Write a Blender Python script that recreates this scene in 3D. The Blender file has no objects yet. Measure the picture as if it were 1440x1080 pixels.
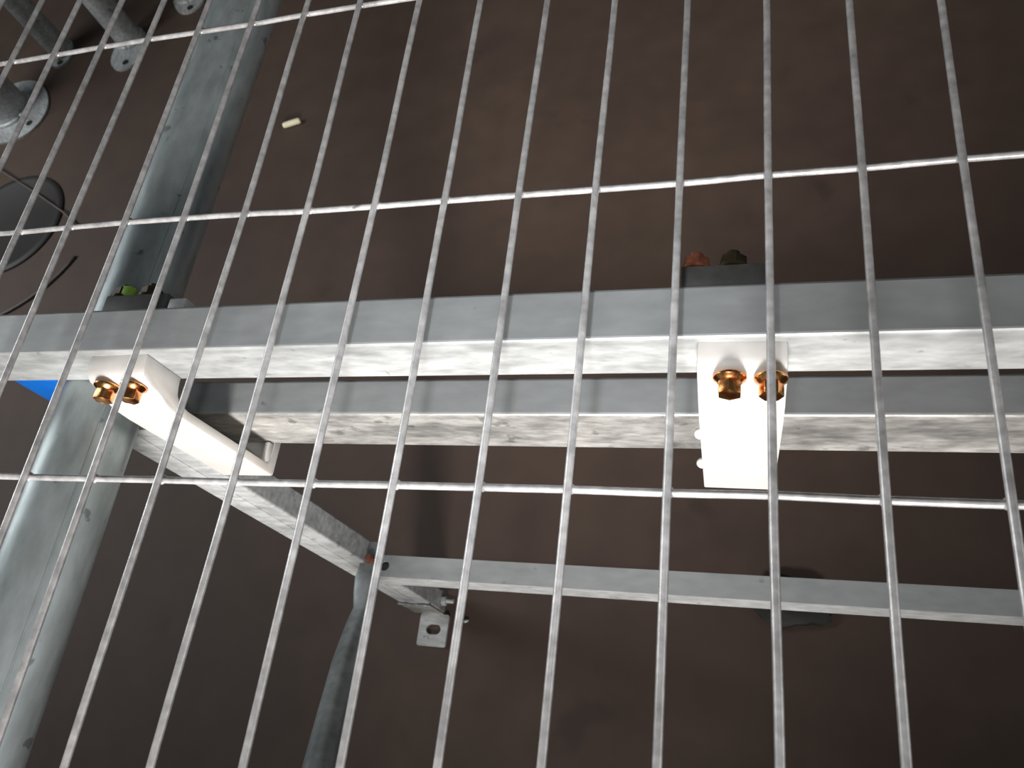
import bpy, bmesh, math, random
from mathutils import Vector, Matrix
random.seed(7)
S = bpy.context.scene
COL = S.collection
H = 0.90                                   # height of the wire mesh above the floor; z below is measured from the mesh plane

# ---------------------------------------------------------------- camera
cam_d = bpy.data.cameras.new('camera'); cam = bpy.data.objects.new('camera', cam_d); COL.objects.link(cam)
R = ((0.9586, 0.1184, -0.2590), (-0.0082, -0.8976, -0.4407), (-0.2847, 0.4245, -0.8595))   # right, down, forward
M3 = Matrix(((R[0][0], -R[1][0], -R[2][0]), (R[0][1], -R[1][1], -R[2][1]), (R[0][2], -R[1][2], -R[2][2])))
cam.matrix_world = Matrix.Translation((0.5434, -0.1357, 0.3965 + H)) @ M3.to_4x4()
cam_d.sensor_width = 36; cam_d.lens = 1167.5 / 1440 * 36
cam_d.clip_start = 0.01; cam_d.clip_end = 60
cam_d.dof.use_dof = True; cam_d.dof.focus_distance = 0.62; cam_d.dof.aperture_fstop = 16
S.camera = cam

# ---------------------------------------------------------------- world, lamps, exposure
S.view_settings.view_transform = 'Standard'; S.view_settings.look = 'None'
S.view_settings.gamma = 1; S.view_settings.use_curve_mapping = False
S.view_settings.exposure = 0.0
W = bpy.data.worlds.new('dim_hall'); S.world = W; W.use_nodes = True
W.node_tree.nodes['Background'].inputs[0].default_value = (0.80, 0.86, 0.90, 1)
W.node_tree.nodes['Background'].inputs[1].default_value = 0.045

def area(name, loc, target, size, power, color=(1, 1, 1)):
    l = bpy.data.lights.new(name, 'AREA'); l.shape = 'SQUARE'; l.size = size; l.energy = power; l.color = color
    o = bpy.data.objects.new(name, l); COL.objects.link(o)
    o.location = (loc[0], loc[1], loc[2] + H)
    d = Vector((target[0], target[1], target[2] + H)) - o.location
    o.rotation_euler = d.to_track_quat('-Z', 'Y').to_euler()
    return o
def spot(name, loc, target, radius, power, angle, color=(1, 1, 1)):
    l = bpy.data.lights.new(name, 'SPOT'); l.shadow_soft_size = radius; l.energy = power; l.color = color
    l.spot_size = math.radians(angle); l.spot_blend = 1
    o = bpy.data.objects.new(name, l); COL.objects.link(o)
    o.location = (loc[0], loc[1], loc[2] + H)
    o.rotation_euler = (Vector(target) - Vector(loc)).to_track_quat('-Z', 'Y').to_euler()
    return o
spot('work_lamp', (0.50, -2.0, 0.52), (0.30, 0.18, -0.24), 0.30, 590, 37, (1.0, 0.97, 0.94))
spot('phone_torch', (0.505, -0.150, 0.405), (0.34, 0.18, -0.13), 0.012, 8.5, 52, (0.95, 0.98, 1.0))
area('hall_light_right', (2.3, 0.1, 0.1), (0.1, 0.4, -0.2), 0.8, 4.5, (0.95, 0.98, 1.0))
area('hall_light_far_left', (-2.2, 0.9, 0.9), (0.1, 0.5, -0.3), 0.8, 15, (0.93, 0.98, 1.0))
area('far_post_fill', (-1.9, 0.5, 0.35), (-1.0, 1.6, -0.8), 0.5, 11, (0.95, 0.98, 1.0))  # added fill that brightens the far posts, no known source

# ---------------------------------------------------------------- materials
def new_mat(name):
    m = bpy.data.materials.new(name); m.use_nodes = True
    return m, m.node_tree.nodes, m.node_tree.links, m.node_tree.nodes['Principled BSDF']

def noise_mat(name, c1, c2, scale=8, rough=(.4, .55), metallic=0.0, bump=0.0, stretch=(1, 1, 1), detail=6,
              fine=None, contrast=(0.35, 0.65), spots=None, coat=0):
    """two tones mixed by a noise in object space, optional fine second noise and dark spots"""
    m, N, L, b = new_mat(name)
    tc = N.new('ShaderNodeTexCoord'); mp = N.new('ShaderNodeMapping'); mp.inputs['Scale'].default_value = stretch
    L.new(tc.outputs['Object'], mp.inputs[0])
    n = N.new('ShaderNodeTexNoise'); n.inputs['Scale'].default_value = scale; n.inputs['Detail'].default_value = detail
    n.inputs['Roughness'].default_value = .65
    L.new(mp.outputs[0], n.inputs['Vector'])
    r = N.new('ShaderNodeValToRGB'); r.color_ramp.elements[0].position, r.color_ramp.elements[1].position = contrast
    r.color_ramp.elements[0].color = (*c1, 1); r.color_ramp.elements[1].color = (*c2, 1)
    L.new(n.outputs['Fac'], r.inputs[0]); col = r.outputs[0]
    if fine:
        n2 = N.new('ShaderNodeTexNoise'); n2.inputs['Scale'].default_value = fine[0]; n2.inputs['Detail'].default_value = 4
        L.new(mp.outputs[0], n2.inputs['Vector'])
        mr = N.new('ShaderNodeMapRange'); mr.inputs[1].default_value = .3; mr.inputs[2].default_value = .7
        mr.inputs[3].default_value = 1 - fine[1]; mr.inputs[4].default_value = 1 + fine[1] * .4
        L.new(n2.outputs['Fac'], mr.inputs[0])
        mx = N.new('ShaderNodeMix'); mx.data_type = 'RGBA'; mx.blend_type = 'MULTIPLY'; mx.inputs[0].default_value = 1
        L.new(col, mx.inputs[6]); L.new(mr.outputs[0], mx.inputs[7]); col = mx.outputs[2]
    if spots:
        n3 = N.new('ShaderNodeTexNoise'); n3.inputs['Scale'].default_value = spots[0]; n3.inputs['Detail'].default_value = 3
        L.new(tc.outputs['Object'], n3.inputs['Vector'])
        mr = N.new('ShaderNodeMapRange'); mr.inputs[1].default_value = spots[1]; mr.inputs[2].default_value = spots[1] + .05
        mr.inputs[3].default_value = 1; mr.inputs[4].default_value = spots[2]
        L.new(n3.outputs['Fac'], mr.inputs[0])
        mx = N.new('ShaderNodeMix'); mx.data_type = 'RGBA'; mx.blend_type = 'MULTIPLY'; mx.inputs[0].default_value = 1
        L.new(col, mx.inputs[6]); L.new(mr.outputs[0], mx.inputs[7]); col = mx.outputs[2]
    L.new(col, b.inputs['Base Color'])
    rr = N.new('ShaderNodeMapRange'); rr.inputs[3].default_value, rr.inputs[4].default_value = rough
    L.new(n.outputs['Fac'], rr.inputs[0]); L.new(rr.outputs[0], b.inputs['Roughness'])
    b.inputs['Metallic'].default_value = metallic
    if coat: b.inputs['Coat Weight'].default_value = coat
    if bump:
        bp = N.new('ShaderNodeBump'); bp.inputs['Strength'].default_value = bump; bp.inputs['Distance'].default_value = .002
        L.new(n.outputs['Fac'], bp.inputs['Height']); L.new(bp.outputs[0], b.inputs['Normal'])
    return m

GALV = noise_mat('galvanised_steel', (.40, .41, .41), (.60, .61, .60), 14, (.38, .55), .25, .25, (.35, 1, 1), fine=(140, .32), spots=(60, .66, .6))
GALV_WORN = noise_mat('worn_galvanised_steel', (.20, .195, .185), (.48, .465, .44), 30, (.35, .55), .25, .4, (.45, 1, 1.2), fine=(150, .35), contrast=(.38, .66), spots=(45, .64, .55))
PIPE = noise_mat('galvanised_pipe_zinc', (.32, .37, .37), (.52, .575, .585), 9, (.36, .50), .55, .15, (1, .35, 1), fine=(90, .25), spots=(55, .66, .5))
DULL = noise_mat('dull_zinc', (.20, .22, .22), (.34, .36, .36), 18, (.45, .6), .5, .2, fine=(90, .2))
WIRE = noise_mat('zinc_wire', (.46, .455, .455), (.68, .665, .66), 30, (.25, .4), .38, .15, fine=(160, .3), spots=(40, .68, .3))
WHITE = noise_mat('white_nylon', (.66, .62, .58), (.72, .69, .655), 16, (.38, .5), 0, .06, fine=(60, .04))
WHITE.node_tree.nodes['Principled BSDF'].inputs['Subsurface Weight'].default_value = .35
WHITE.node_tree.nodes['Principled BSDF'].inputs['Subsurface Radius'].default_value = (1, .85, .7)
WHITE.node_tree.nodes['Principled BSDF'].inputs['Subsurface Scale'].default_value = .02
GOLD = noise_mat('yellow_zinc', (.80, .22, .07), (1.0, .62, .24), 130, (.16, .30), 1.0, .1, contrast=(.40, .62))
COPPER = noise_mat('reddish_zinc', (.35, .10, .07), (.62, .25, .14), 140, (.25, .4), .8, .1)
NUTGREEN = noise_mat('green_thread_paint', (.34, .66, .06), (.46, .80, .10), 90, (.4, .6), 0, .1)
NUTSHADE = noise_mat('shaded_nut_steel', (.025, .02, .015), (.07, .05, .02), 90, (.35, .5), .5, .1)  # nuts behind the crossbar: their shade is put into this colour
FLOOR = noise_mat('dark_concrete', (.066, .040, .031), (.090, .058, .041), 1.6, (.6, .8), 0, .1, detail=9, fine=(14, .14), spots=(5, .66, .75))
BLUE = noise_mat('blue_plastic', (.002, .10, .42), (.004, .13, .52), 20, (.35, .5), 0, .1)
CREAM = noise_mat('cream_paper', (.80, .74, .48), (.90, .84, .60), 60, (.6, .7), 0, .1)
DARKSTEEL = noise_mat('dark_steel', (.08, .078, .072), (.14, .138, .13), 20, (.5, .65), .3, .2, fine=(90, .2))
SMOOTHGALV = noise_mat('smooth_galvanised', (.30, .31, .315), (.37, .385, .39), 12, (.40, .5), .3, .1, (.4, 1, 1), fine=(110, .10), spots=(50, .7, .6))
BLACK = noise_mat('black_rubber', (.006, .006, .005), (.016, .016, .013), 30, (.6, .8), 0, .3)
DARKDISC = noise_mat('dark_disc', (.020, .016, .016), (.030, .025, .024), 6, (.5, .65), 0, .1)
CABLE = noise_mat('grey_cable', (.10, .085, .08), (.14, .12, .11), 30, (.5, .6), 0, .1)

# ---------------------------------------------------------------- helpers
def link(name, bm, mat, parent=None, smooth=None, label=None):
    bmesh.ops.recalc_face_normals(bm, faces=bm.faces)
    me = bpy.data.meshes.new(name); bm.to_mesh(me); bm.free()
    me.materials.append(mat)
    o = bpy.data.objects.new(name, me); COL.objects.link(o)
    if parent: o.parent = parent
    if smooth is not None:
        me.shade_smooth() if smooth >= 180 else me.shade_smooth()
        if smooth < 180: me.set_sharp_from_angle(angle=math.radians(smooth))
    if label: o['label'] = label
    return o

def root(name, loc, label, cat, group=None):
    o = bpy.data.objects.new(name, None); COL.objects.link(o); o.empty_display_size = .05
    o.location = (loc[0], loc[1], loc[2] + H)
    o['label'] = label; o['category'] = cat
    if group: o['group'] = group
    return o

def tag(o, label, cat, group=None):
    o['label'] = label; o['category'] = cat
    if group: o['group'] = group
    return o

def box(bm, x0, x1, y0, y1, z0, z1):
    vs = [bm.verts.new((x, y, z)) for z in (z0, z1) for y in (y0, y1) for x in (x0, x1)]
    for f in ((0, 1, 3, 2), (4, 6, 7, 5), (0, 4, 5, 1), (2, 3, 7, 6), (0, 2, 6, 4), (1, 5, 7, 3)):
        bm.faces.new([vs[i] for i in f])
    return vs

def bevel(bm, w, seg=3, edges=None):
    bmesh.ops.bevel(bm, geom=edges or bm.edges[:], offset=w, segments=seg, profile=.5, affect='EDGES', clamp_overlap=True)

def frame_of(d):
    d = d.normalized(); a = Vector((0, 0, 1)) if abs(d.z) < .9 else Vector((1, 0, 0))
    u = d.cross(a).normalized(); return u, d.cross(u).normalized()

def sweep(bm, pts, r, n=10, cap=True):
    """round tube through points; r a number or a list"""
    pts = [Vector(p) for p in pts]; rings = []
    u = v = None
    for i, p in enumerate(pts):
        d = (pts[min(i + 1, len(pts) - 1)] - pts[max(i - 1, 0)]).normalized()
        if u is None: u, v = frame_of(d)
        else:
            u = (u - d * u.dot(d)).normalized(); v = d.cross(u)
        rr = r[i] if isinstance(r, (list, tuple)) else r
        rings.append([bm.verts.new(p + (u * math.cos(t) + v * math.sin(t)) * rr) for t in [2 * math.pi * k / n for k in range(n)]])
    for a, b in zip(rings, rings[1:]):
        for k in range(n): bm.faces.new((a[k], a[(k + 1) % n], b[(k + 1) % n], b[k]))
    if cap: bm.faces.new(rings[0][::-1]); bm.faces.new(rings[-1])

def prism(bm, poly, axis, a, b):
    """extrude a 2-D outline along x ('x': poly is y,z), y ('y': x,z) or z ('z': x,y)"""
    def P(p, t): return {'x': (t, p[0], p[1]), 'y': (p[0], t, p[1]), 'z': (p[0], p[1], t)}[axis]
    A = [bm.verts.new(P(p, a)) for p in poly]; B = [bm.verts.new(P(p, b)) for p in poly]
    n = len(poly)
    bm.faces.new(A[::-1]); bm.faces.new(B)
    for i in range(n): bm.faces.new((A[i], A[(i + 1) % n], B[(i + 1) % n], B[i]))
    return A, B

def plate_with_hole(bm, outer, hole, axis, a, b):
    """flat plate with one real hole; outer and hole outlines have the same point count"""
    def P(p, t): return {'x': (t, p[0], p[1]), 'y': (p[0], t, p[1]), 'z': (p[0], p[1], t)}[axis]
    V = [[bm.verts.new(P(p, t)) for p in ring] for t in (a, b) for ring in (outer, hole)]
    n = len(outer)
    for i in range(n):
        j = (i + 1) % n
        bm.faces.new((V[0][i], V[0][j], V[1][j], V[1][i])); bm.faces.new((V[2][i], V[3][i], V[3][j], V[2][j]))
        bm.faces.new((V[0][i], V[2][i], V[2][j], V[0][j])); bm.faces.new((V[1][i], V[1][j], V[3][j], V[3][i]))

def rect_ring(cx, cy, hx, hy, rad, n=40):
    """rounded-rectangle outline, n points, rounded corners and straight sides"""
    m = n // 4; out = []
    for q, (sx, sy) in enumerate(((1, 1), (-1, 1), (-1, -1), (1, -1))):
        for k in range(m):
            t = math.pi / 2 * (q + k / (m - 1))
            out.append((cx + sx * (hx - rad) + rad * math.cos(t), cy + sy * (hy - rad) + rad * math.sin(t)))
    return out

def ellipse(cx, cy, rx, ry, n=40):
    return [(cx + rx * math.cos(2 * math.pi * k / n), cy + ry * math.sin(2 * math.pi * k / n)) for k in range(n)]

def hollow_beam(bm, x0, x1, y0, y1, z0, z1, rad=.004, wall=.0025, n=16):
    """rectangular hollow section along x, open ends"""
    cy, cz = (y0 + y1) / 2, (z0 + z1) / 2; hy, hz = (y1 - y0) / 2, (z1 - z0) / 2
    o = rect_ring(cy, cz, hy, hz, rad, n); i = rect_ring(cy, cz, hy - wall, hz - wall, max(rad - wall, .001), n)
    plate_with_hole(bm, o, i, 'x', x0, x1)

# ---------------------------------------------------------------- floor
bm = bmesh.new(); box(bm, -7, 6, -4, 9, -.10, 0)
fl = link('floor', bm, FLOOR); fl['kind'] = 'structure'

# ---------------------------------------------------------------- beams
def beam(x0, x1, y0, y1, z0, z1, mat, label, rad=.004):
    bm = bmesh.new(); c = ((x0 + x1) / 2, (y0 + y1) / 2, z0)
    hollow_beam(bm, x0 - c[0], x1 - c[0], y0 - c[1], y1 - c[1], 0, z1 - z0, rad)
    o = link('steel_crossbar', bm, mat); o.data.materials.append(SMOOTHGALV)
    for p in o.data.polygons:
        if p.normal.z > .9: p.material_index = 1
    o.location = (c[0], c[1], c[2] + H)
    return tag(o, label, 'crossbar', None)
beam(-.55, 1.10, .1040, .1395, -.0764, -.0300, GALV, 'wide grey and white galvanised steel crossbar just under the mesh, running across the whole picture', .0022)
beam(.071, 1.10, .1047, .1358, -.2060, -.1425, GALV_WORN, 'scratched mottled galvanised steel crossbar resting in the lower ends of the white brackets', .0025)

# lowest crossbar: same section type with a bolt hole through its top wall near the left end
bm = bmesh.new()
c = (.45, .0890, -.628)
LX0, LX1 = .0560 - c[0], 1.35 - c[0]; hy, hz = .0140, .043
hx = .0790 - c[0]                                                     # hole position along the beam
# side, bottom walls
box(bm, LX0, LX1, -hy, -hy + .003, 0, hz); box(bm, LX0, LX1, hy - .003, hy, 0, hz); box(bm, LX0, LX1, -hy + .003, hy - .003, 0, .003)
box(bm, LX0, hx - .008, -hy + .003, hy - .003, hz - .003, hz)
box(bm, hx + .008, LX1, -hy + .003, hy - .003, hz - .003, hz)
outer = []
for k in range(40):
    t = 2 * math.pi * (k + .5) / 40; m = min(.008 / abs(math.cos(t)), (hy - .003) / abs(math.sin(t)))
    outer.append((hx + m * math.cos(t), m * math.sin(t)))
plate_with_hole(bm, outer, [(hx + .0062 * math.cos(t), .0062 * math.sin(t)) for t in [math.atan2(p[1], p[0] - hx) for p in outer]], 'z', hz - .003, hz)
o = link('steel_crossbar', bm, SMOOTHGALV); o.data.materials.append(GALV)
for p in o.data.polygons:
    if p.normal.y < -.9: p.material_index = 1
o.location = (c[0], c[1], c[2] + H)
tag(o, 'thin galvanised steel crossbar low above the floor with a round hole near its left end', 'crossbar')

# ---------------------------------------------------------------- pipe
bm = bmesh.new()
PX, PZ, PR = .0270, -.1092, .0325
n = 64
o1 = ellipse(0, 0, PR, PR, n); i1 = ellipse(0, 0, PR - .003, PR - .003, n)
plate_with_hole(bm, o1, i1, 'y', -.75, 1.35)
# raised weld seam along the pipe
sa = math.radians(40)
sweep(bm, [(math.cos(sa) * (PR - .0002), y / 20 - .75 + 0, math.sin(sa) * (PR - .0002)) for y in range(0, 43)], .0009, 6)
o = link('steel_pipe', bm, PIPE, smooth=60); o.location = (PX, 0, PZ + H)
tag(o, 'thick galvanised round steel pipe running from lower left to the top under the mesh', 'pipe')

# ---------------------------------------------------------------- post under the pipe
post = root('steel_post', (.0250, .1060, -.9), 'square galvanised steel post standing on the floor under the thick pipe', 'post')
bm = bmesh.new()
hx, hy = .0272, .0160
o_ = rect_ring(0, 0, hx, hy, .003, 16); i_ = rect_ring(0, 0, hx - .0025, hy - .0025, .001, 16)
plate_with_hole(bm, o_, i_, 'z', .030, .758)
link('tube', bm, GALV, post)
bm = bmesh.new(); box(bm, -.010, .006, -hy - .0012, -hy + .0005, .06, .750); bevel(bm, .0008, 2)
link('rib', bm, GALV, post, smooth=50)
bm = bmesh.new()                                  # foot: an angle with a slotted tab towards the viewer
box(bm, -.0262, .0262, -hy - .003, -hy - .0002, 0.0, .070)
box(bm, -.0272, .0272, -hy, hy, .0, .030)
bevel(bm, .0012, 2)
link('foot', bm, GALV_WORN, post, smooth=50)
bm = bmesh.new()
plate_with_hole(bm, rect_ring(.012, -hy - .0285, .0245, .0255, .004, 48), rect_ring(.0125, -hy - .0275, .0125, .0080, .0078, 48), 'z', .0, .005)
link('slotted_tab', bm, GALV, post, smooth=40)
def hexa(r, n=6, ph=0): return [(r * math.cos(ph + 2 * math.pi * k / n), r * math.sin(ph + 2 * math.pi * k / n)) for k in range(n)]
bm = bmesh.new(); prism(bm, [(a, b + .022) for a, b in hexa(.0085)], 'x', .0272, .0345); bevel(bm, .0008, 2)
sweep(bm, [(.0345, 0, .022), (.047, 0, .022)], .0040, 12)
link('bolt', bm, GALV, post, smooth=40, label='small bright bolt sticking out sideways from the foot')
# weld bead between tube and foot
bm = bmesh.new()
pts = [(-.027 + .0545 * t / 14, -hy - .0028, .071 + .0016 * math.sin(t * 1.9)) for t in range(15)]
sweep(bm, pts, [.0018 + .0006 * math.sin(k * 2.3) for k in range(15)], 8)
link('weld_bead', bm, DULL, post, smooth=180)

# ---------------------------------------------------------------- brace with a flattened end, bolted on the low beam
br = root('tube_brace', (.058, .075, -.585), 'grey-green round tube brace with flattened bolted end, dropping to the bottom edge of the picture', 'brace')
secs = [  # centre, half width, half height (mesh-plane coordinates)
    ((.0610, .1180, -.5815), .0072, .0022), ((.0615, .1000, -.5815), .0078, .0022), ((.0585, .0850, -.5815), .0130, .0022), ((.0565, .0700, -.5812), .0142, .0022),
    ((.0585, .0520, -.5808), .0138, .0024), ((.0615, .0330, -.5790), .0120, .0045), ((.0620, .0140, -.5720), .0132, .0090),
    ((.0640, -.0080, -.5640), .0148, .0130), ((.0720, -.0400, -.5420), .0160, .0158), ((.0903, -.0941, -.5000), .0170, .0170),
    ((.1123, -.1510, -.4500), .0172, .0172), ((.1400, -.2250, -.3850), .0172, .0172), ((.1640, -.2900, -.3280), .0172, .0172)]
bm = bmesh.new(); rings = []
for i, (p, hw, hh) in enumerate(secs):
    p = Vector(p) - Vector((.058, .075, -.585))
    a = Vector(secs[max(i - 1, 0)][0]); b = Vector(secs[min(i + 1, len(secs) - 1)][0]); d = (b - a).normalized()
    u = d.cross(Vector((0, 0, 1))).normalized(); v = u.cross(d).normalized()
    rings.append([bm.verts.new(p + u * math.cos(t) * hw + v * math.sin(t) * hh) for t in [2 * math.pi * k / 28 for k in range(28)]])
for a, b in zip(rings, rings[1:]):
    for k in range(28): bm.faces.new((a[k], a[(k + 1) % 28], b[(k + 1) % 28], b[k]))
bm.faces.new(rings[0][::-1]); bm.faces.new(rings[-1])
link('tube', bm, DULL, br, smooth=50)
bm = bmesh.new(); prism(bm, hexa(.0062), 'z', .0052, .0110); bevel(bm, .0008, 2)
bmesh.ops.translate(bm, verts=bm.verts, vec=(.0030, .0200, 0))
link('bolt', bm, COPPER, br, smooth=40, label='small orange bolt head in the flattened end')

# ---------------------------------------------------------------- white brackets with two flange bolts each
def bracket(x0, x1, tilt, bolts, label, nubs=False):
    cx = (x0 + x1) / 2
    rt = root('white_bracket', (cx, .104, -.0364), label, 'bracket')
    rt.rotation_euler = (0, tilt, 0)
    Y = lambda y: y - .104
    Z = lambda z: z + .0364
    w = (x1 - x0) / 2
    prof = [(.1039, -.0366), (.0945, -.0368), (.0890, -.0390), (.0862, -.0430), (.0852, -.0480), (.0848, -.0570), (.0826, -.0615), (.0790, -.0665), (.0775, -.0720),
            (.0770, -.0900), (.0770, -.2130), (.0785, -.2155), (.0810, -.2160), (.1330, -.2160), (.1340, -.2150), (.1340, -.2072),
            (.0880, -.2072), (.0848, -.2040), (.0838, -.2000), (.0838, -.0920), (.0842, -.0850), (.0860, -.0790), (.0900, -.0755), (.0960, -.0748), (.1039, -.0748)]
    bm = bmesh.new()
    prism(bm, [(Y(a), Z(b)) for a, b in prof], 'x', -w, w)
    side = [e for e in bm.edges if abs(e.verts[0].co.x - e.verts[1].co.x) < 1e-6]
    bevel(bm, .0010, 2, side)
    link('body', bm, WHITE, rt, smooth=35)
    for s in (-1, 1):                              # low side lips of the lower shelf
        bm = bmesh.new(); xa, xb = sorted((s * w * .995, s * (w - .0048)))
        box(bm, xa, xb, Y(.0835), Y(.1036), Z(-.2066), Z(-.1990)); bevel(bm, .001, 2)
        link('shelf_lip', bm, WHITE, rt, smooth=40)
    if nubs:
        for zz in (-.118, -.172):
            bm = bmesh.new(); bmesh.ops.create_uvsphere(bm, u_segments=14, v_segments=10, radius=.0045)
            bmesh.ops.scale(bm, verts=bm.verts, vec=(1.0, .7, 1.6)); bmesh.ops.translate(bm, verts=bm.verts, vec=(-w, Y(.0805), Z(zz)))
            link('side_nub', bm, WHITE, rt, smooth=180)
    for i, (bx, bz, ph) in enumerate(bolts):
        lx, lz = bx - cx, Z(bz)
        prof_r = [(.0000, .0093), (-.0008, .0097), (-.0018, .0094), (-.0034, .0074), (-.0042, .0068)]     # flange: (offset in y, radius)
        bm = bmesh.new(); n = 32; rings = []
        for yy, r in prof_r:
            rings.append([bm.verts.new((lx + r * math.cos(2 * math.pi * k / n), Y(.0847) + yy, lz + r * math.sin(2 * math.pi * k / n))) for k in range(n)])
        for a, b in zip(rings, rings[1:]):
            for k in range(n): bm.faces.new((a[k], a[(k + 1) % n], b[(k + 1) % n], b[k]))
        bm.faces.new(rings[0][::-1]); bm.faces.new(rings[-1])
        fb = link('flange_bolt', bm, GOLD, rt, smooth=50)
        bm = bmesh.new()
        ys = Y(.0847)
        prism(bm, [(lx + a, lz + b) for a, b in hexa(.0072, ph=ph)], 'y', ys - .0120, ys - .0036); bevel(bm, .0007, 2)
        # dished hexagon top with raised marks ring
        ring = [bm.verts.new((lx + .0052 * math.cos(2 * math.pi * k / 20), ys - .0121, lz + .0052 * math.sin(2 * math.pi * k / 20))) for k in range(20)]
        ring2 = [bm.verts.new((lx + .0034 * math.cos(2 * math.pi * k / 20), ys - .0112, lz + .0034 * math.sin(2 * math.pi * k / 20))) for k in range(20)]
        for k in range(20): bm.faces.new((ring[k], ring[(k + 1) % 20], ring2[(k + 1) % 20], ring2[k]))
        bm.faces.new(ring2)
        link('hex_head', bm, GOLD, fb, smooth=40)
    return rt
bracket(.0752, .1262, -.030, [(.0892, -.0470, .10), (.1118, -.0480, .42)], 'white plastic bracket with two yellow bolts in front of the thick pipe')
bracket(.5095, .5595, .034, [(.5278, -.0430, .52), (.5505, -.0440, .02)], 'white plastic bracket with two yellow bolts hanging right of centre', True)

# ---------------------------------------------------------------- clamping blocks behind the top crossbar, with the nuts of the bolts
def nut(parent, x, y, z, mat, r=.0085, tail=True, label=None):
    bm = bmesh.new(); n = 24
    sweep(bm, [(x, y, z), (x, y + .0022, z)], .0098, n)
    prism(bm, [(x + a, z + b) for a, b in hexa(r, ph=.3)], 'y', y + .0020, y + .0090)
    sweep(bm, [(x, y + .009, z), (x, y + .0135, z)], .0042, 14)
    return link('nut', bm, mat, parent, smooth=40, label=label)
rb = root('clamping_block', (.5255, .1500, -.0764), 'dark grey clamping block behind the top crossbar above the right white bracket', 'clamp')
bm = bmesh.new(); box(bm, -.0272, .0272, -.0104, .0098, .002, .0370); bevel(bm, .0012, 2)
link('body', bm, DARKSTEEL, rb, smooth=40)
nut(rb, -.0188, .0098, .0285, COPPER, label='reddish nut'); nut(rb, .0035, .0098, .0285, NUTSHADE, label='dark olive nut')
lb = root('clamping_block', (.0960, .1490, -.0764), 'grey clamping block behind the top crossbar over the thick pipe, with a green-marked nut', 'clamp')
bm = bmesh.new()
box(bm, -.0300, .0265, -.0094, .0090, .002, .0370); bevel(bm, .0012, 2)
link('body', bm, DARKSTEEL, lb, smooth=40)
bm = bmesh.new(); box(bm, .0290, .0440, -.0094, .0040, .002, .0370); bevel(bm, .0012, 2)
link('spacer', bm, GALV, lb, smooth=40)
nut(lb, -.0230, .0090, .0270, NUTSHADE, label='dark nut'); nut(lb, .0020, .0090, .0270, NUTSHADE, label='dark nut')
bm = bmesh.new(); prism(bm, [(-.0170 + a, .0300 + b) for a, b in hexa(.0058)], 'y', .0100, .0190); bevel(bm, .001, 2)
link('green_mark', bm, NUTGREEN, lb, smooth=40, label='bright green painted thread end')

# blue block under the top crossbar, left of the pipe
bm = bmesh.new(); box(bm, -.023, .026, -.012, .012, 0, .058)
for v in bm.verts:
    pass
bevel(bm, .0015, 2)
o = link('blue_block', bm, BLUE, smooth=40); o.location = (-.0190, .1190, -.1345 + H)
tag(o, 'bright blue plastic block tucked under the top crossbar left of the pipe', 'block')

# ---------------------------------------------------------------- wire mesh panel
WIRES = {
    -2: [(-.0975, .1960), (-0.0974, 0.3918)], -1: [(-.0487, .1960), (-0.0497, 0.3919)],
    0: [(0.0015, 0.1961), (0.0011, 0.3930)], 1: [(0.0490, 0.1971), (0.0491, 0.3936)],
    2: [(0.0986, -0.0011), (0.0998, 0.1977), (0.0989, 0.3934)], 3: [(0.1498, -0.0008), (0.1511, 0.1974), (0.1500, 0.3934)],
    4: [(0.1975, -0.1591), (0.1992, -0.0004), (0.2010, 0.1969), (0.1983, 0.3950)],
    5: [(0.2487, -0.1534), (0.2509, -0.0004), (0.2504, 0.1952), (0.2465, 0.3951)],
    6: [(0.3006, -0.1475), (0.3009, 0.0000), (0.3008, 0.1950), (0.2983, 0.3870)],
    7: [(0.3521, -0.1417), (0.3518, 0.0005), (0.3504, 0.1952), (0.3488, 0.3769)],
    8: [(0.4006, -0.1362), (0.4010, 0.0007), (0.4001, 0.1952), (0.4008, 0.3666)],
    9: [(0.4492, -0.1307), (0.4491, 0.0009), (0.4490, 0.1950), (0.4501, 0.3567)],
    10: [(0.5001, -0.1250), (0.4995, 0.0005), (0.4995, 0.1949), (0.4999, 0.3468)],
    11: [(0.5507, -0.1193), (0.5496, 0.0009), (0.5497, 0.1962), (0.5505, 0.3367)],
    12: [(0.5993, -0.1138), (0.5993, -0.0000), (0.6000, 0.1961), (0.5999, 0.3269)],
    13: [(0.6506, -0.0003), (0.6506, 0.1971), (0.6510, 0.3167)]}
CROSS = {
    0: [(0.0986, -0.0011), (0.1498, -0.0008), (0.1992, -0.0004), (0.2509, -0.0004), (0.3009, 0.0000), (0.3518, 0.0005), (0.4010, 0.0007), (0.4491, 0.0009), (0.4995, 0.0005), (0.5496, 0.0009), (0.5993, -0.0000), (0.6506, -0.0003)],
    1: [(0.0015, 0.1961), (0.0490, 0.1971), (0.0998, 0.1977), (0.1511, 0.1974), (0.2010, 0.1969), (0.2504, 0.1952), (0.3008, 0.1950), (0.3504, 0.1952), (0.4001, 0.1952), (0.4490, 0.1950), (0.4995, 0.1949), (0.5497, 0.1962), (0.6000, 0.1961), (0.6506, 0.1971)],
    2: [(-0.0954, 0.3908), (-0.0497, 0.3919), (0.0021, 0.3930), (0.0491, 0.3936), (0.0989, 0.3934), (0.1500, 0.3934), (0.1983, 0.3950), (0.2457, 0.3955)]}
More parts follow.
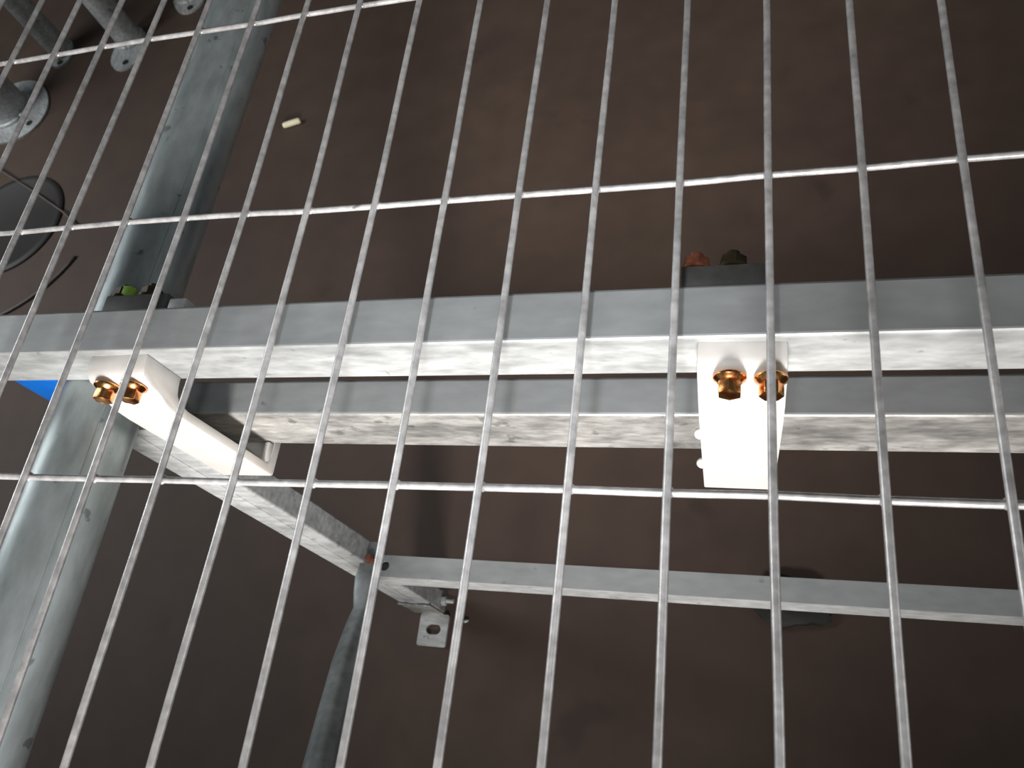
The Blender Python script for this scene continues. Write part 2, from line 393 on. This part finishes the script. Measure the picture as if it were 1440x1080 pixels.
def interp(pts, t, a=0, b=1):
    """piecewise smooth value of coordinate b over coordinate a, flat beyond the ends"""
    if t <= pts[0][a]: return pts[0][b]
    if t >= pts[-1][a]: return pts[-1][b]
    for p, q in zip(pts, pts[1:]):
        if p[a] <= t <= q[a]:
            s = (t - p[a]) / (q[a] - p[a]); s = s * s * (3 - 2 * s)
            return p[b] + (q[b] - p[b]) * s
panel = root('mesh_panel', (.25, .2, 0), 'large galvanised welded wire mesh panel in front of everything', 'mesh panel')
OX, OY = .25, .2
RV, RC = .00225, .0021
def wx(k, y): return interp(WIRES[k], y, 1, 0) if k in WIRES else k * .05
def cy(j, x): return interp(CROSS[j], x) if j in CROSS else j * .1965
for k in range(-6, 17):
    y0, y1 = -.44, .84
    bm = bmesh.new()
    pts = [(wx(k, y0 + (y1 - y0) * i / 48) - OX, y0 + (y1 - y0) * i / 48 - OY, 0) for i in range(49)]
    sweep(bm, pts, RV, 12)
    link('wire', bm, WIRE, panel, smooth=60)
for j in range(-2, 5):
    x0, x1 = -.32, .82
    bm = bmesh.new()
    pts = [(x0 + (x1 - x0) * i / 60 - OX, cy(j, x0 + (x1 - x0) * i / 60) - OY, -.0036) for i in range(61)]
    sweep(bm, pts, RC, 12)
    link('cross_wire', bm, WIRE, panel, smooth=60)
bm = bmesh.new()                                   # little weld fillets where the wires cross
for k in range(-6, 17):
    for j in range(-2, 5):
        y = cy(j, k * .05); x = wx(k, y)
        g = bmesh.ops.create_icosphere(bm, subdivisions=2, radius=.0034)
        for v in g['verts']:
            v.co = Vector((x - OX + v.co.x * (1.1 + random.random() * .02), y - OY + v.co.y * 1.0, -.0030 + v.co.z * .55))
w = link('weld_points', bm, WIRE, panel, smooth=180); w['kind'] = 'stuff'

# ---------------------------------------------------------------- things on the floor
o_bm = bmesh.new()
sweep(o_bm, [(-.0225, 0, 0), (-.0215, 0, 0), (-.019, 0, 0), (0, 0, .0003), (.019, 0, 0), (.0215, 0, 0), (.0225, 0, 0)], [.003, .0055, .0068, .0072, .0070, .0058, .0032], 16)
o = link('filter_stub', o_bm, CREAM, smooth=50); o.location = (-.5175, 1.1992, -.9 + .0072 + H); o.rotation_euler = (0, 0, .27)
tag(o, 'small cream cylindrical stub lying alone on the dark floor', 'stub')

bm = bmesh.new(); bmesh.ops.create_icosphere(bm, subdivisions=3, radius=1)
for v in bm.verts:
    f = 1 + .22 * math.sin(v.co.x * 5 + v.co.y * 3) * math.cos(v.co.z * 4)
    v.co = Vector((v.co.x * .055 * f, v.co.y * .036 * f, max(v.co.z * .014, -.006)))
o = link('rubber_scrap', bm, BLACK, smooth=60); o.location = (.590, .142, -.9 + .006 + H)
tag(o, 'small black lump on the floor showing just below the lowest crossbar', 'scrap')

def far_post(x, y, r, plate_r, toe, label, turn):
    rt = root('round_post', (x, y, -.9), label, 'post', None)
    rt.rotation_euler = (0, 0, turn)
    bm = bmesh.new(); sweep(bm, [(0, 0, .004), (0, 0, .9)], r, 32); link('tube', bm, GALV, rt, smooth=50)
    n = 40                                          # rounded foot plate, drawn out to a toe with a painted dark hole
    outer = []
    for k in range(n):
        t = 2 * math.pi * k / n
        e = plate_r + toe * max(0, math.cos(t)) ** 3
        outer.append((e * math.cos(t), e * math.sin(t)))
    hx = (plate_r + toe) * .78; hr = .009
    hole = ellipse(0, 0, 1, 1, n)
    bm = bmesh.new()
    V = [[bm.verts.new((a, b, z)) for a, b in outer] for z in (.0, .006)]
    bm.faces.new(V[0][::-1]); bm.faces.new(V[1])
    for k in range(n): bm.faces.new((V[0][k], V[0][(k + 1) % n], V[1][(k + 1) % n], V[1][k]))
    link('foot_plate', bm, GALV, rt, smooth=40)
    bm = bmesh.new(); sweep(bm, [(hx, 0, .0061), (hx, 0, .0075)], hr, 20); link('painted_hole', bm, BLACK, rt, smooth=40)  # black disc on the plate stands in for the shade inside a hole
    bm = bmesh.new()                                # weld collar round the tube
    pts = [(math.cos(2 * math.pi * k / 32) * (r + .002), math.sin(2 * math.pi * k / 32) * (r + .002), .009) for k in range(33)]
    sweep(bm, pts, .006, 8); link('weld_collar', bm, GALV, rt, smooth=180)
    return rt
far_post(-1.130, 1.585, .036, .046, .075, 'grey round post near the upper left corner, with a long pointed foot plate and painted dark hole', -1.35)
far_post(-1.365, 1.580, .032, .036, .030, 'dim grey round post at the far upper left, smallest foot', -1.25)
far_post(-.985, 1.735, .036, .050, .030, 'grey round post cut by the top edge beside the thick pipe', -1.2)
far_post(-1.450, 1.365, .060, .112, .030, 'thickest grey round post at the left edge on a wide rounded foot plate', -.55)

bm = bmesh.new(); n = 64
prof = [(.0, .004), (.130, .004), (.136, .007), (.148, .008), (.153, .004), (.153, .0)]
rings = []
for r, z in prof[1:]:
    rings.append([bm.verts.new((r * math.cos(2 * math.pi * k / n), r * math.sin(2 * math.pi * k / n), z)) for k in range(n)])
for a, b in zip(rings, rings[1:]):
    for k in range(n): bm.faces.new((a[k], a[(k + 1) % n], b[(k + 1) % n], b[k]))
bm.faces.new(rings[0]); bm.faces.new(rings[-1][::-1])
o = link('round_disc', bm, DARKDISC, smooth=50); o.location = (-1.262, .965, -.9 + H)
tag(o, 'flat dark round disc with a raised rim on the floor at the left edge', 'disc')

bm = bmesh.new()
sweep(bm, [(-1.75, 1.37, .003), (-1.56, 1.25, .003), (-1.44, 1.18, .006), (-1.388, 1.151, .0125), (-1.23, 1.062, .0125), (-1.10, .985, .0125), (-1.03, .935, .003)], .0026, 8)
o = link('cable', bm, CABLE, smooth=180); o.location = (0, 0, -.9 + H)
tag(o, 'thin straight grey cable crossing the dark round disc', 'cable')
bm = bmesh.new()
sweep(bm, [(-1.33 + .34 * math.cos(a), .955 + .30 * math.sin(a), .0035) for a in [math.radians(-125 + 105 * k / 20) for k in range(21)]], .0035, 8)
o = link('cable', bm, CABLE, smooth=180); o.location = (0, 0, -.9 + H)
tag(o, 'curved dark cable on the floor just below the round disc', 'cable')

bm = bmesh.new(); bmesh.ops.create_icosphere(bm, subdivisions=2, radius=1)
for v in bm.verts: v.co = Vector((v.co.x * .0055, v.co.y * .0028, v.co.z * .002))
o = link('metal_chip', bm, GALV, smooth=30); o.location = (.0894, .0800, .0022); o.rotation_euler = (0, 0, .3)
tag(o, 'tiny pale metal chip on the floor beside the foot of the square post', 'chip')
